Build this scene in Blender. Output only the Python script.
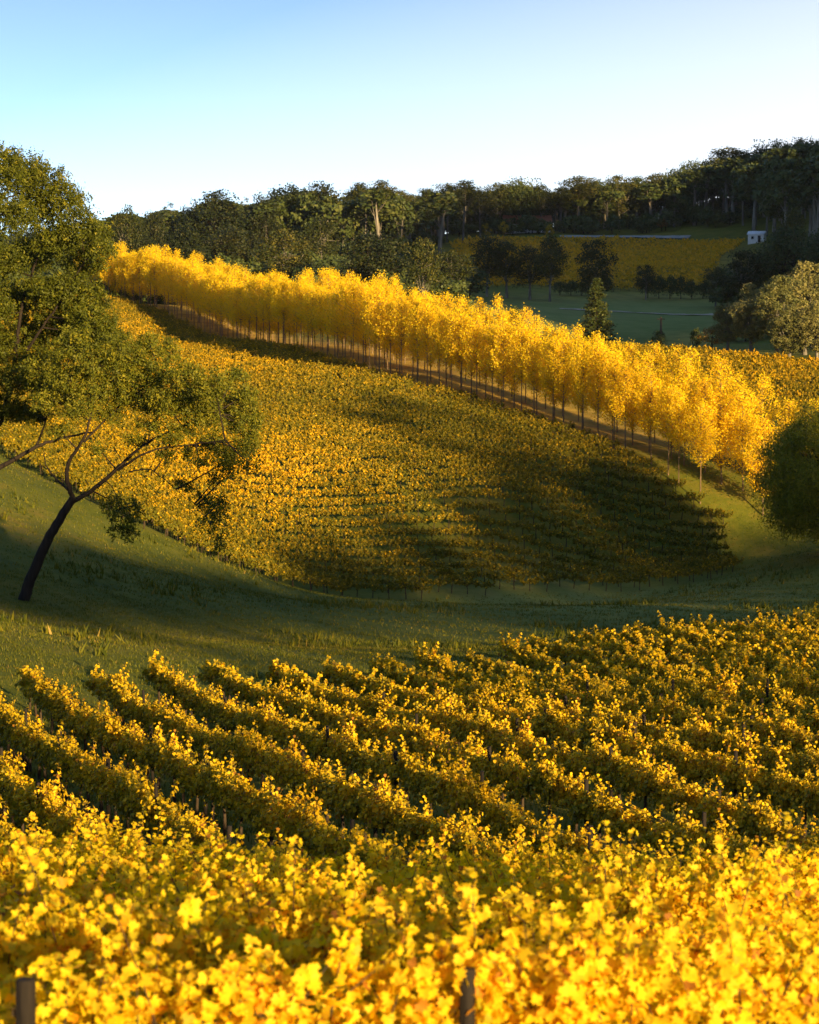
import bpy, math, random
import numpy as np

for o in list(bpy.data.objects):
    bpy.data.objects.remove(o, do_unlink=True)
scene = bpy.context.scene
COL = scene.collection
R = math.radians

# ------------------------------------------------------------------ camera
W, H, LENS, SENS = 819, 1024, 85.0, 36.0
FPX = H / SENS * LENS
HORIZON_Y = 300.0
PITCH = math.atan((H / 2 - HORIZON_Y) / FPX)
cd = bpy.data.cameras.new("camera")
cam = bpy.data.objects.new("camera", cd)
COL.objects.link(cam)
cam.location = (0, 0, 0)
cam.rotation_euler = (R(90) - PITCH, 0, 0)
cd.sensor_fit = 'VERTICAL'; cd.sensor_height = SENS; cd.lens = LENS
cd.clip_start = 0.1; cd.clip_end = 6000
cd.dof.use_dof = True; cd.dof.focus_distance = 75; cd.dof.aperture_fstop = 3.6
scene.camera = cam
scene.render.resolution_x = W; scene.render.resolution_y = H

# ------------------------------------------------------------------ light
SUN_AZ, SUN_EL = 150.0, 10.2           # azimuth clockwise from the view direction (+Y)
sv = (math.sin(R(SUN_AZ)) * math.cos(R(SUN_EL)), math.cos(R(SUN_AZ)) * math.cos(R(SUN_EL)), math.sin(R(SUN_EL)))
world = bpy.data.worlds.new("World"); scene.world = world
world.use_nodes = True
nt = world.node_tree; nt.nodes.clear()
wo = nt.nodes.new('ShaderNodeOutputWorld'); bg = nt.nodes.new('ShaderNodeBackground')
sky = nt.nodes.new('ShaderNodeTexSky'); sky.sky_type = 'NISHITA'; sky.sun_disc = False
sky.sun_elevation = R(SUN_EL); sky.sun_rotation = R(SUN_AZ)
sky.altitude = 400; sky.air_density = 1.0; sky.dust_density = 1.2; sky.ozone_density = 3.0
tc = nt.nodes.new('ShaderNodeTexCoord'); mp = nt.nodes.new('ShaderNodeMapping')
mp.inputs['Scale'].default_value = (1, 1, 3.9)
nt.links.new(tc.outputs['Generated'], mp.inputs['Vector'])
nt.links.new(mp.outputs['Vector'], sky.inputs['Vector'])
hsv = nt.nodes.new('ShaderNodeHueSaturation'); hsv.inputs['Saturation'].default_value = 0.9; hsv.inputs['Hue'].default_value = 0.5; hsv.inputs['Value'].default_value = 0.88
nt.links.new(sky.outputs['Color'], hsv.inputs['Color']); # pale air low in the sky, thicker towards the sun's side
sx = nt.nodes.new('ShaderNodeSeparateXYZ'); nt.links.new(tc.outputs['Generated'], sx.inputs[0])
m1 = nt.nodes.new('ShaderNodeMath'); m1.operation = 'MULTIPLY_ADD'; m1.inputs[1].default_value = -5.5; m1.inputs[2].default_value = .75
m2 = nt.nodes.new('ShaderNodeMath'); m2.operation = 'MULTIPLY_ADD'; m2.inputs[1].default_value = 2.0; m2.use_clamp = True
nt.links.new(sx.outputs['Z'], m1.inputs[0]); nt.links.new(sx.outputs['X'], m2.inputs[0]); nt.links.new(m1.outputs[0], m2.inputs[2])
tint = nt.nodes.new('ShaderNodeMix'); tint.data_type = 'RGBA'; tint.inputs['B'].default_value = (2.85, 2.8, 2.75, 1)
nt.links.new(m2.outputs[0], tint.inputs['Factor'])
nt.links.new(hsv.outputs['Color'], tint.inputs['A']); nt.links.new(tint.outputs['Result'], bg.inputs['Color'])
bg.inputs['Strength'].default_value = 0.15
nt.links.new(bg.outputs['Background'], wo.inputs['Surface'])
ld = bpy.data.lights.new("sun", 'SUN'); ld.energy = 4.6; ld.angle = R(0.6); ld.color = (1.0, 0.68, 0.30)
sun = bpy.data.objects.new("sun", ld); COL.objects.link(sun)
from mathutils import Vector, Matrix
sun.rotation_euler = Vector(sv).to_track_quat('Z', 'Y').to_euler()
sun.location = (60, -20, 60)
scene.view_settings.view_transform = 'Standard'; scene.view_settings.look = 'None'
scene.view_settings.gamma = 1; scene.view_settings.exposure = 1.62
scene.view_settings.use_curve_mapping = False

# ------------------------------------------------------------------ pixel <-> world
CP, SP = math.cos(PITCH), math.sin(PITCH)
def at(px, py, d):
    """world point seen at pixel (px, py) lying d metres away along the ground."""
    u = (px - W / 2) / FPX; v = -(py - H / 2) / FPX
    x, y, z = u, CP + v * SP, -SP + v * CP
    k = d / y
    return np.array((x * k, d, z * k))
def proj(P):
    P = np.atleast_2d(P)
    f = P[:, 1] * CP - P[:, 2] * SP
    up = P[:, 1] * SP + P[:, 2] * CP
    return W / 2 + FPX * P[:, 0] / f, H / 2 - FPX * up / f

# ------------------------------------------------------------------ terrain
ctl = []
def c(px, py, d): ctl.append(tuple(at(px, py, d)))
def cw(x, y, z): ctl.append((x, y, z))
# foreground vineyard slope (world metres, camera at 0,0,0)
for d, z in ((0, -3.0), (7, -4.1), (13.5, -5.3), (20, -6.55), (27, -7.9), (34, -9.3), (39, -10.5), (44, -11.5), (52, -12.15), (60, -12.7), (68, -13.3), (77, -13.95)):
    cw(0, d, z)
    cw(-0.2 * d - 2, d, z + .016 * min(d, 34) - .012 * max(0, d - 34)); cw(0.2 * d + 2, d, z + 0.004 * d)
cw(0, 91, -14.9); cw(8, 105, -15.8); cw(20, 120, -16.9); cw(30, 120, -16.9)
cw(0, -60, 3); cw(50, -40, 3); cw(-60, -40, 0)
# grass valley
c(100, 650, 95); c(0, 660, 91); c(25, 600, 118); c(0, 540, 142); c(0, 480, 168); c(110, 560, 148)
c(400, 640, 128); c(400, 600, 172); c(250, 590, 168); c(250, 640, 118); c(320, 592, 195); c(600, 607, 165)
c(560, 625, 146); c(130, 520, 176); c(200, 555, 182); c(450, 585, 200); c(600, 582, 205); c(725, 572, 210)
c(775, 560, 205); c(819, 590, 178); c(740, 525, 222); c(50, 480, 182)
# hillside vineyard
c(110, 302, 400); c(188, 316, 375); c(330, 350, 310); c(420, 376, 275); c(600, 435, 245); c(750, 495, 225)
c(300, 450, 235); c(500, 500, 216); c(200, 400, 275); c(400, 420, 250); c(250, 350, 325); c(150, 350, 335)
c(150, 450, 225); c(40, 455, 205); c(50, 380, 290); c(500, 440, 238); c(300, 520, 213)
# beyond the poplars
c(188, 316, 430); c(330, 330, 365); c(300, 295, 430); c(150, 280, 480); c(450, 325, 360)
c(560, 350, 345); c(700, 354, 330); c(819, 368, 318); c(819, 402, 280); c(700, 400, 280); c(690, 372, 305); c(850, 440, 255)
c(600, 345, 385); c(750, 345, 385); c(500, 330, 400); c(600, 312, 450); c(600, 289, 520); c(480, 290, 510); c(740, 290, 520)
c(600, 236, 680); c(460, 238, 680); c(745, 242, 650); c(700, 262, 590); c(830, 300, 470); c(780, 262, 560)
c(400, 262, 560); c(200, 270, 560); c(0, 270, 560); c(400, 244, 680); c(200, 252, 680); c(0, 255, 700)
c(560, 228, 740); c(650, 224, 740); c(700, 215, 760); c(819, 200, 770); c(200, 250, 850); c(560, 228, 860); c(819, 196, 880)
# unseen hills, the right-hand ridge shaped to shade the valley, others on the left
s0 = np.array((math.sin(R(SUN_AZ)), math.cos(R(SUN_AZ)))); p0 = np.array((-s0[1], s0[0]))
def am(a): return float(np.interp(a, (0, 37, 55, 67, 77, 90, 110, 119, 136, 150, 161, 239, 256, 312, 430, 500), (0, 27, 42, 53, 64, 75, 91, 97, 115, 129, 140, 209, 218, 264, 345, 400))) if a > 0 else a
for t, a, z in ((150, -40, 8), (150, 0, 8), (150, 40, 8), (150, 70, 8), (150, 82, 13), (150, 92, 17), (150, 112, 19), (150, 135, 18), (150, 150, 14), (150, 164, 9), (150, 185, 8), (150, 215, 8), (150, 240, 10), (150, 256, 45),
                (150, 272, 92), (150, 300, 118), (150, 340, 132), (150, 430, 158), (150, 500, 160), (230, 310, 90), (230, 400, 120), (70, 330, 70), (70, 400, 100),
                (95, 60, 0), (95, 115, 3), (95, 155, 0), (60, 110, -8), (60, 150, -14), (95, 195, -6),
                (230, 40, 12), (230, 130, 20), (230, 190, 10), (300, 100, 16), (300, 200, 8)):
    q = s0 * t + p0 * am(a); cw(q[0], q[1], z)
cw(190, 420, 45); cw(260, 420, 72); cw(350, 450, 100); cw(220, 560, 75); cw(180, 700, 52); cw(350, 600, 110); cw(130, 480, 18); cw(420, 330, 120); cw(150, 600, 38)
cw(-38, 130, -10); cw(-70, 130, -4); cw(-60, 220, -4); cw(-100, 300, 5); cw(-140, 500, 10); cw(-60, 60, -6)
for q in ((-1600, -200, 10), (1600, -200, 20), (-1600, 2600, 20), (1600, 2600, 60), (0, 2600, 20), (0, 1500, 15), (-1600, 1000, 20), (1600, 1000, 60),
          (-700, 600, 15), (700, 600, 90), (700, 100, 20), (-600, 0, 0), (0, -200, 8), (400, 1100, 60), (-300, 1100, 15), (800, 1500, 50)): cw(*q)
ctl = np.array(ctl)
def _U(r2): return r2 * np.log(r2 + 1e-9)
_s = 100.0
_P = ctl[:, :2] / _s
_n = len(ctl)
_K = _U(((_P[:, None] - _P[None]) ** 2).sum(-1)) + np.eye(_n) * 0.0008
_L = np.zeros((_n + 3, _n + 3)); _L[:_n, :_n] = _K; _L[:_n, _n] = 1; _L[:_n, _n + 1:] = _P
_L[_n:, :_n] = _L[:_n, _n:].T
_w = np.linalg.solve(_L, np.concatenate([ctl[:, 2], np.zeros(3)]))
def ground(x, y):
    x = np.atleast_1d(np.asarray(x, float)); y = np.atleast_1d(np.asarray(y, float))
    sh = x.shape; q = np.stack([x.ravel(), y.ravel()], 1) / _s
    out = np.empty(len(q))
    for i in range(0, len(q), 20000):
        b = q[i:i + 20000]
        out[i:i + 20000] = _U(((b[:, None] - _P[None]) ** 2).sum(-1)) @ _w[:_n] + _w[_n] + b @ _w[_n + 1:]
    xx, yy = x.ravel(), y.ravel()
    out += .05 * np.sin(xx * .9 + 1.3 * np.sin(yy * .31)) * np.sin(yy * .7 + 2) + .03 * np.sin(xx * 2.1 + yy * 1.3) + .16 * np.sin(xx * .17 + 1) * np.sin(yy * .13)
    return out.reshape(sh)
def g1(x, y): return float(ground(x, y)[0])

# ------------------------------------------------------------------ mesh tools
class G:
    def __init__(s): s.v = []; s.f = []; s.t = []; s.m = []; s.n = 0
    def add(s, v, f, tone=0.5, mat=0):
        v = np.asarray(v, np.float32).reshape(-1, 3); f = np.asarray(f, np.int64)
        s.v.append(v); s.f.append(f + s.n); s.n += len(v)
        s.t.append(np.broadcast_to(np.asarray(tone, np.float32), (len(f),)).copy()); s.m.append(np.full(len(f), mat, np.int32))
    def merge(s, g, M=None, dt=0.0):
        off = s.n
        for v in g.v:
            s.v.append(v if M is None else (v @ M[:3, :3].T + M[:3, 3]).astype(np.float32))
        for f, t, m in zip(g.f, g.t, g.m): s.f.append(f + off); s.t.append(t + dt); s.m.append(m)
        s.n += g.n
    def mesh(s, name, mats):
        me = bpy.data.meshes.new(name)
        v = np.concatenate(s.v)
        me.vertices.add(len(v)); me.vertices.foreach_set('co', v.ravel())
        sizes = np.concatenate([np.full(len(f), f.shape[1]) for f in s.f]); loops = np.concatenate([f.ravel() for f in s.f])
        me.loops.add(len(loops)); me.loops.foreach_set('vertex_index', loops.astype(np.int32))
        me.polygons.add(len(sizes))
        st = np.concatenate([[0], np.cumsum(sizes)[:-1]]).astype(np.int32)
        me.polygons.foreach_set('loop_start', st)
        try: me.polygons.foreach_set('loop_total', sizes.astype(np.int32))
        except Exception: pass
        me.polygons.foreach_set('material_index', np.concatenate(s.m))
        a = me.attributes.new('tone', 'FLOAT', 'FACE'); a.data.foreach_set('value', np.concatenate(s.t))
        for m in mats: me.materials.append(m)
        me.update(calc_edges=True); me.validate()
        return me
def smooth(me): me.polygons.foreach_set('use_smooth', [True] * len(me.polygons)); return me

LEAF_Q = (np.array(((-.5, 0, 0), (.5, 0, 0), (.5, 1, 0), (-.5, 1, 0)), float), np.array(((0, 1, 2, 3),)))
LEAF_D = (np.array(((0, 0, 0), (.5, .45, .06), (0, 1, 0), (-.5, .45, .06)), float), np.array(((0, 1, 2, 3),)))
LEAF_F = (np.array(((0, .05, 0), (.45, .1, .1), (.42, .62, .1), (0, 1, 0), (-.42, .62, .1), (-.45, .1, .1)), float), np.array(((0, 1, 2, 3), (0, 3, 4, 5))))
LEAF_L = (np.array(((0, .08, 0), (.33, -.08, .05), (.56, .3, .12), (.33, .42, .07), (.40, .78, .06), (.13, .70, .02), (0, 1, -.06),
                    (-.13, .70, .02), (-.40, .78, .06), (-.33, .42, .07), (-.56, .3, .12), (-.33, -.08, .05)), float),
          np.array(((0, 1, 2, 3, 4, 5, 6), (6, 7, 8, 9, 10, 11, 0))))
def nrm(a): return a / (np.linalg.norm(a, axis=-1, keepdims=True) + 1e-9)
def leaves(g, C, N, size, rng, tmpl=LEAF_D, aspect=1.0, down=None, tone=None, mat=0):
    n = len(C)
    if n == 0: return
    N = nrm(N)
    r = rng.normal(size=(n, 3))
    if down is not None: r = r * (1 - abs(down)) + np.array((0, 0, -down))
    F = nrm(r - (r * N).sum(1, keepdims=True) * N); S = np.cross(F, N)
    T, faces = tmpl
    size = np.broadcast_to(size, (n,))
    v = C[:, None] + size[:, None, None] * (T[None, :, 0:1] * aspect * S[:, None] + (T[None, :, 1:2] - .5) * F[:, None] + T[None, :, 2:3] * N[:, None])
    k = len(T)
    f = (faces[None] + (np.arange(n) * k)[:, None, None]).reshape(-1, faces.shape[1])
    tone = rng.random(n) if tone is None else tone
    g.add(v.reshape(-1, 3), f, np.repeat(tone, len(faces)), mat)
def tube(g, pts, rad, sides=6, mat=0, tone=.5, cap=True):
    pts = np.asarray(pts, float); rad = np.broadcast_to(rad, (len(pts),))
    d = np.gradient(pts, axis=0); d = nrm(d)
    ref = np.array((1., 0, 0)) if abs(d[0][0]) < .9 else np.array((0, 1., 0))
    a = nrm(np.cross(d, ref)); b = np.cross(d, a)
    th = np.arange(sides) / sides * 2 * math.pi
    v = pts[:, None] + rad[:, None, None] * (np.cos(th)[None, :, None] * a[:, None] + np.sin(th)[None, :, None] * b[:, None])
    m = len(pts); i = np.arange(m - 1)[:, None] * sides; j = np.arange(sides)[None]; j2 = (j + 1) % sides
    f = np.stack([i + j, i + j2, i + sides + j2, i + sides + j], -1).reshape(-1, 4)
    g.add(v.reshape(-1, 3), f, tone, mat)
    if cap: g.add(v[-1], np.arange(sides)[None], tone, mat)
def box(g, x0, x1, y0, y1, z0, z1, mat=0):
    v = [(x, y, z) for x in (x0, x1) for y in (y0, y1) for z in (z0, z1)]
    g.add(v, [(0, 1, 3, 2), (4, 6, 7, 5), (0, 4, 5, 1), (2, 3, 7, 6), (0, 2, 6, 4), (1, 5, 7, 3)], .5, mat)
def bez(a, b, c_, n=8):
    t = np.linspace(0, 1, n)[:, None]
    return (1 - t) ** 2 * np.asarray(a) + 2 * t * (1 - t) * np.asarray(b) + t ** 2 * np.asarray(c_)

# ------------------------------------------------------------------ materials
def newmat(name):
    m = bpy.data.materials.new(name); m.use_nodes = True; n = m.node_tree; n.nodes.clear()
    return m, n
def ramp(n, stops, interp='LINEAR'):
    r = n.nodes.new('ShaderNodeValToRGB'); e = r.color_ramp.elements; r.color_ramp.interpolation = interp
    while len(e) > 1: e.remove(e[0])
    e[0].position = stops[0][0]; e[0].color = (*stops[0][1], 1)
    for p, col in stops[1:]:
        q = e.new(p); q.color = (*col, 1)
    return r
def math_(n, op, a, b=None, clamp=False):
    m = n.nodes.new('ShaderNodeMath'); m.operation = op; m.use_clamp = clamp
    for i, x in enumerate((a, b)):
        if x is None: continue
        if isinstance(x, (int, float)): m.inputs[i].default_value = x
        else: n.links.new(x, m.inputs[i])
    return m.outputs[0]
def noise(n, scale, detail=3, vec=None, rough=.55):
    t = n.nodes.new('ShaderNodeTexNoise'); t.inputs['Scale'].default_value = scale; t.inputs['Detail'].default_value = detail
    t.inputs['Roughness'].default_value = rough
    if vec is None:
        c_ = n.nodes.new('ShaderNodeNewGeometry'); vec = c_.outputs['Position']
    n.links.new(vec, t.inputs['Vector'])
    return t.outputs['Fac']
def leafmat(name, stops, trans=.4, patch=0.25, patch_scale=.05, objr=.2, tgain=1.0, spec=.2):
    m, n = newmat(name)
    at_ = n.nodes.new('ShaderNodeAttribute'); at_.attribute_name = 'tone'
    oi = n.nodes.new('ShaderNodeObjectInfo')
    v = math_(n, 'ADD', at_.outputs['Fac'], math_(n, 'MULTIPLY', math_(n, 'SUBTRACT', oi.outputs['Random'], .5), objr))
    v = math_(n, 'ADD', v, math_(n, 'MULTIPLY', math_(n, 'SUBTRACT', noise(n, patch_scale, 3), .5), patch * 2), True)
    r = ramp(n, stops); n.links.new(v, r.inputs[0])
    p = n.nodes.new('ShaderNodeBsdfPrincipled'); p.inputs['Roughness'].default_value = .55; p.inputs['Specular IOR Level'].default_value = spec
    n.links.new(r.outputs[0], p.inputs['Base Color'])
    t = n.nodes.new('ShaderNodeBsdfTranslucent')
    hs = n.nodes.new('ShaderNodeHueSaturation'); hs.inputs['Saturation'].default_value = 1.1; hs.inputs['Value'].default_value = tgain
    n.links.new(r.outputs[0], hs.inputs['Color']); n.links.new(hs.outputs[0], t.inputs['Color'])
    mx = n.nodes.new('ShaderNodeMixShader'); mx.inputs[0].default_value = trans
    n.links.new(p.outputs[0], mx.inputs[1]); n.links.new(t.outputs[0], mx.inputs[2])
    o = n.nodes.new('ShaderNodeOutputMaterial'); n.links.new(mx.outputs[0], o.inputs[0])
    return m
def solid(name, stops, scale=4, rough=.85, bump=.3, bscale=None, stretch=None):
    m, n = newmat(name)
    vec = None
    if stretch:
        tc_ = n.nodes.new('ShaderNodeTexCoord'); mp_ = n.nodes.new('ShaderNodeMapping'); mp_.inputs['Scale'].default_value = stretch
        n.links.new(tc_.outputs['Object'], mp_.inputs[0]); vec = mp_.outputs[0]
    f = noise(n, scale, 4, vec)
    r = ramp(n, stops); n.links.new(f, r.inputs[0])
    p = n.nodes.new('ShaderNodeBsdfPrincipled'); p.inputs['Roughness'].default_value = rough; p.inputs['Specular IOR Level'].default_value = .2
    n.links.new(r.outputs[0], p.inputs['Base Color'])
    b = n.nodes.new('ShaderNodeBump'); b.inputs['Strength'].default_value = bump; b.inputs['Distance'].default_value = .05
    n.links.new(noise(n, bscale or scale * 2, 4, vec), b.inputs['Height']); n.links.new(b.outputs[0], p.inputs['Normal'])
    o = n.nodes.new('ShaderNodeOutputMaterial'); n.links.new(p.outputs[0], o.inputs[0])
    return m

M = {}
M['vine_leaf'] = leafmat('vine_leaf', [(0, (.15, .15, .012)), (.3, (.38, .30, .012)), (.6, (.78, .52, .012)), (.9, (.93, .58, .01)), (1, (.34, .16, .02))], .36, .18, .35, .25)
M['near_leaf'] = leafmat('near_vine_leaf', [(0, (.46, .42, .02)), (.25, (.85, .66, .02)), (.6, (.95, .64, .02)), (.9, (.92, .44, .015)), (1, (.36, .16, .03))], .55, .1, .5, .15)
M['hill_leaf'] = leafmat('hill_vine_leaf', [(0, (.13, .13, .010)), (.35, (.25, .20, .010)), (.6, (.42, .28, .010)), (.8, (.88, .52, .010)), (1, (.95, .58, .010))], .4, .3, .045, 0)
M['far_leaf'] = leafmat('far_vine_leaf', [(0, (.22, .17, .02)), (.4, (.55, .36, .02)), (1, (.85, .48, .02))], .4, .35, .03, 0)
M['poplar_leaf'] = leafmat('poplar_leaf', [(0, (.72, .58, .012)), (.5, (.94, .70, .014)), (1, (.96, .60, .012))], .5, .08, .08, .25)
M['gum_leaf'] = leafmat('gum_leaf', [(0, (.04, .055, .008)), (.5, (.11, .13, .012)), (1, (.34, .30, .022))], .40, .15, .25, .2)
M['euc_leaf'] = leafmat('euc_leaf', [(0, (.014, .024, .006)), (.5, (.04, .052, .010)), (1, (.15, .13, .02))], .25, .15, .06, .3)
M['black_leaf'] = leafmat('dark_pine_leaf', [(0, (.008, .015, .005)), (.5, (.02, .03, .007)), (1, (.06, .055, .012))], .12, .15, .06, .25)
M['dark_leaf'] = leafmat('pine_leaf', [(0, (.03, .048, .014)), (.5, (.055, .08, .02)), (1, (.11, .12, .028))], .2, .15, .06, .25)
M['willow_leaf'] = leafmat('willow_leaf', [(0, (.09, .11, .008)), (.5, (.20, .21, .012)), (1, (.36, .30, .014))], .35, .2, .2, 0)
M['rust_leaf'] = leafmat('rust_leaf', [(0, (.12, .06, .012)), (.5, (.22, .12, .015)), (1, (.32, .2, .02))], .3, .2, .2, .2)
M['bark'] = solid('dark_bark', [(.3, (.010, .008, .007)), (.7, (.03, .022, .016))], 6, bump=.6, stretch=(1, 1, .2))
M['vine_bark'] = solid('vine_bark', [(.3, (.02, .014, .01)), (.7, (.07, .05, .03))], 20, bump=.6, stretch=(1, 1, .3))
M['pale_bark'] = solid('pale_bark', [(.3, (.07, .065, .055)), (.7, (.26, .24, .20))], 1.2, bump=.2, stretch=(1, 1, .25))
M['thin_bark'] = solid('poplar_bark', [(.3, (.10, .07, .04)), (.7, (.26, .19, .11))], 3, stretch=(1, 1, .3))
M['post'] = solid('post_wood', [(.3, (.008, .007, .006)), (.7, (.028, .022, .017))], 14, bump=.6, stretch=(1, 1, .1))
M['blade'] = leafmat('grass_blade', [(0, (.045, .065, .006)), (.5, (.11, .12, .008)), (.8, (.19, .165, .014)), (1, (.32, .22, .05))], .3, .45, .12, 0)

# ground material: mottled pasture, drier and greener patches, soil
def ground_mat():
    m, n = newmat('pasture')
    big = noise(n, .035, 4); mid = noise(n, .35, 5); fine = noise(n, 3.2, 5, rough=.7)
    mix = math_(n, 'ADD', math_(n, 'MULTIPLY', big, .45), math_(n, 'ADD', math_(n, 'MULTIPLY', mid, .3), math_(n, 'MULTIPLY', fine, .25)))
    r = ramp(n, [(.32, (.035, .05, .006)), (.43, (.065, .085, .008)), (.52, (.105, .115, .012)), (.6, (.16, .13, .02)), (.7, (.23, .16, .045))])
    n.links.new(mix, r.inputs[0])
    p = n.nodes.new('ShaderNodeBsdfPrincipled'); p.inputs['Roughness'].default_value = .95; p.inputs['Specular IOR Level'].default_value = .1
    # soil strip and dry patches read from a mesh attribute
    at_ = n.nodes.new('ShaderNodeAttribute'); at_.attribute_name = 'soil'
    so = ramp(n, [(.3, (.20, .12, .02)), (.7, (.46, .31, .05))]); n.links.new(mid, so.inputs[0])
    mx = n.nodes.new('ShaderNodeMix'); mx.data_type = 'RGBA'
    fac = math_(n, 'MULTIPLY', at_.outputs['Fac'], math_(n, 'ADD', .45, fine), True)
    n.links.new(fac, mx.inputs['Factor']); n.links.new(r.outputs[0], mx.inputs['A']); n.links.new(so.outputs[0], mx.inputs['B'])
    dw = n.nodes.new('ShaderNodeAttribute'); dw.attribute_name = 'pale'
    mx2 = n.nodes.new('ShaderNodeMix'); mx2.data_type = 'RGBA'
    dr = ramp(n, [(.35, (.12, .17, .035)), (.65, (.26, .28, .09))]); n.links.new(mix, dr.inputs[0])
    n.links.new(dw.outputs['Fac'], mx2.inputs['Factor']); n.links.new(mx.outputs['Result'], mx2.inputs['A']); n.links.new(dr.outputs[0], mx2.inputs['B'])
    n.links.new(mx2.outputs['Result'], p.inputs['Base Color'])
    b = n.nodes.new('ShaderNodeBump'); b.inputs['Strength'].default_value = .8; b.inputs['Distance'].default_value = .12
    n.links.new(noise(n, 2.2, 6, rough=.7), b.inputs['Height']); n.links.new(b.outputs[0], p.inputs['Normal'])
    o = n.nodes.new('ShaderNodeOutputMaterial'); n.links.new(p.outputs[0], o.inputs[0])
    return m
M['ground'] = ground_mat()

# ------------------------------------------------------------------ object tools
def setp(o, label=None, cat=None, group=None, kind=None):
    if label: o['label'] = label
    if cat: o['category'] = cat
    if group: o['group'] = group
    if kind: o['kind'] = kind
    return o
def mobj(name, me, parent=None, loc=(0, 0, 0)):
    o = bpy.data.objects.new(name, me); COL.objects.link(o); o.location = loc
    if parent is not None: o.parent = parent
    return o
def thing(name, label, cat, loc, group=None, rz=0, sc=(1, 1, 1)):
    o = bpy.data.objects.new(name, None); COL.objects.link(o); o.empty_display_size = .2
    o.location = [float(q) for q in loc]; o.rotation_euler = (0, 0, rz); o.scale = sc
    return setp(o, label, cat, group)
_ones = "first second third fourth fifth sixth seventh eighth ninth tenth eleventh twelfth thirteenth fourteenth fifteenth sixteenth seventeenth eighteenth nineteenth".split()
_tens = {20: 'twent', 30: 'thirt', 40: 'fort', 50: 'fift', 60: 'sixt', 70: 'sevent', 80: 'eight', 90: 'ninet'}
def ordn(k):
    if k < 20: return _ones[k - 1]
    t, u = k // 10 * 10, k % 10
    return _tens[t] + ('ieth' if u == 0 else 'y-' + _ones[u - 1])

# ------------------------------------------------------------------ ground sheet
ys = np.concatenate([np.arange(-200, -20, 20), np.arange(-20, 240, 1.0), np.arange(240, 420, 2.0), np.arange(420, 800, 6), np.arange(800, 1200, 25), np.arange(1200, 2700, 100)])
xh = np.concatenate([np.arange(0, 50, 1.0), np.arange(50, 130, 2.5), np.arange(130, 400, 10), np.arange(400, 1700, 65)])
xs = np.concatenate([-xh[:0:-1], xh])
GX, GY = np.meshgrid(xs, ys)
GZ = ground(GX.ravel(), GY.ravel()).reshape(GX.shape)
g = G(); nx, ny = len(xs), len(ys)
i = (np.arange(ny - 1)[:, None] * nx + np.arange(nx - 1)[None]).ravel()
V = np.stack([GX, GY, GZ], -1).reshape(-1, 3)
g.add(V, np.stack([i, i + 1, i + nx + 1, i + nx], 1), .5, 0)
gm = smooth(g.mesh('ground', [M['ground']]))
PX, PY = proj(np.where(V[:, 1:2] > 5, V, (0, 5, 0)))
def blob(px, py, rx, ry, d0, d1):
    q = np.exp(-(((PX - px) / rx) ** 2 + ((PY - py) / ry) ** 2)) * (V[:, 1] > d0) * (V[:, 1] < d1)
    return q
soil = blob(120, 600, 25, 6, 80, 120) + blob(765, 552, 16, 5, 180, 240) * .4 + blob(640, 297, 120, 5, 470, 540) * .9 + blob(180, 640, 80, 10, 70, 130) * .35 + blob(690, 340, 30, 14, 300, 420) * .9 + blob(600, 262, 170, 22, 520, 670) * .8 + blob(480, 560, 160, 14, 150, 215) * .3
# bare strip along the foot of the poplars
PL = np.array([at(110, 302, 400), at(188, 316, 375), at(330, 350, 310), at(420, 376, 275), at(600, 435, 245), at(750, 495, 225)])
def dist_poly(x, y, P):
    best = np.full(np.shape(x), 1e9)
    for a, b in zip(P[:-1], P[1:]):
        ax, ay, bx, by = a[0], a[1], b[0], b[1]
        t = np.clip(((x - ax) * (bx - ax) + (y - ay) * (by - ay)) / ((bx - ax) ** 2 + (by - ay) ** 2), 0, 1)
        best = np.minimum(best, np.hypot(x - ax - t * (bx - ax), y - ay - t * (by - ay)))
    return best
_d = nrm(PL[-1][:2] - PL[0][:2]); _nb = np.array((-_d[1], _d[0])); _nb = _nb if _nb[1] > 0 else -_nb
PB = PL.copy(); PB[:, :2] += _nb * 2.5
PF = PL.copy(); PF[:, :2] -= _nb * 3.6
soil += np.exp(-(dist_poly(V[:, 0], V[:, 1], PB[:-1]) / 6.5) ** 2) * 1.1
a = gm.attributes.new('soil', 'FLOAT', 'POINT'); a.data.foreach_set('value', np.clip(soil, 0, 1).astype(np.float32))
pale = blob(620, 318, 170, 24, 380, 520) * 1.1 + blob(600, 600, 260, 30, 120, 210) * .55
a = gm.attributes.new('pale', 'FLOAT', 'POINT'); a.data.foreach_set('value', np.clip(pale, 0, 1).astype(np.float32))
setp(mobj('ground', gm), kind='structure')

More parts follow.
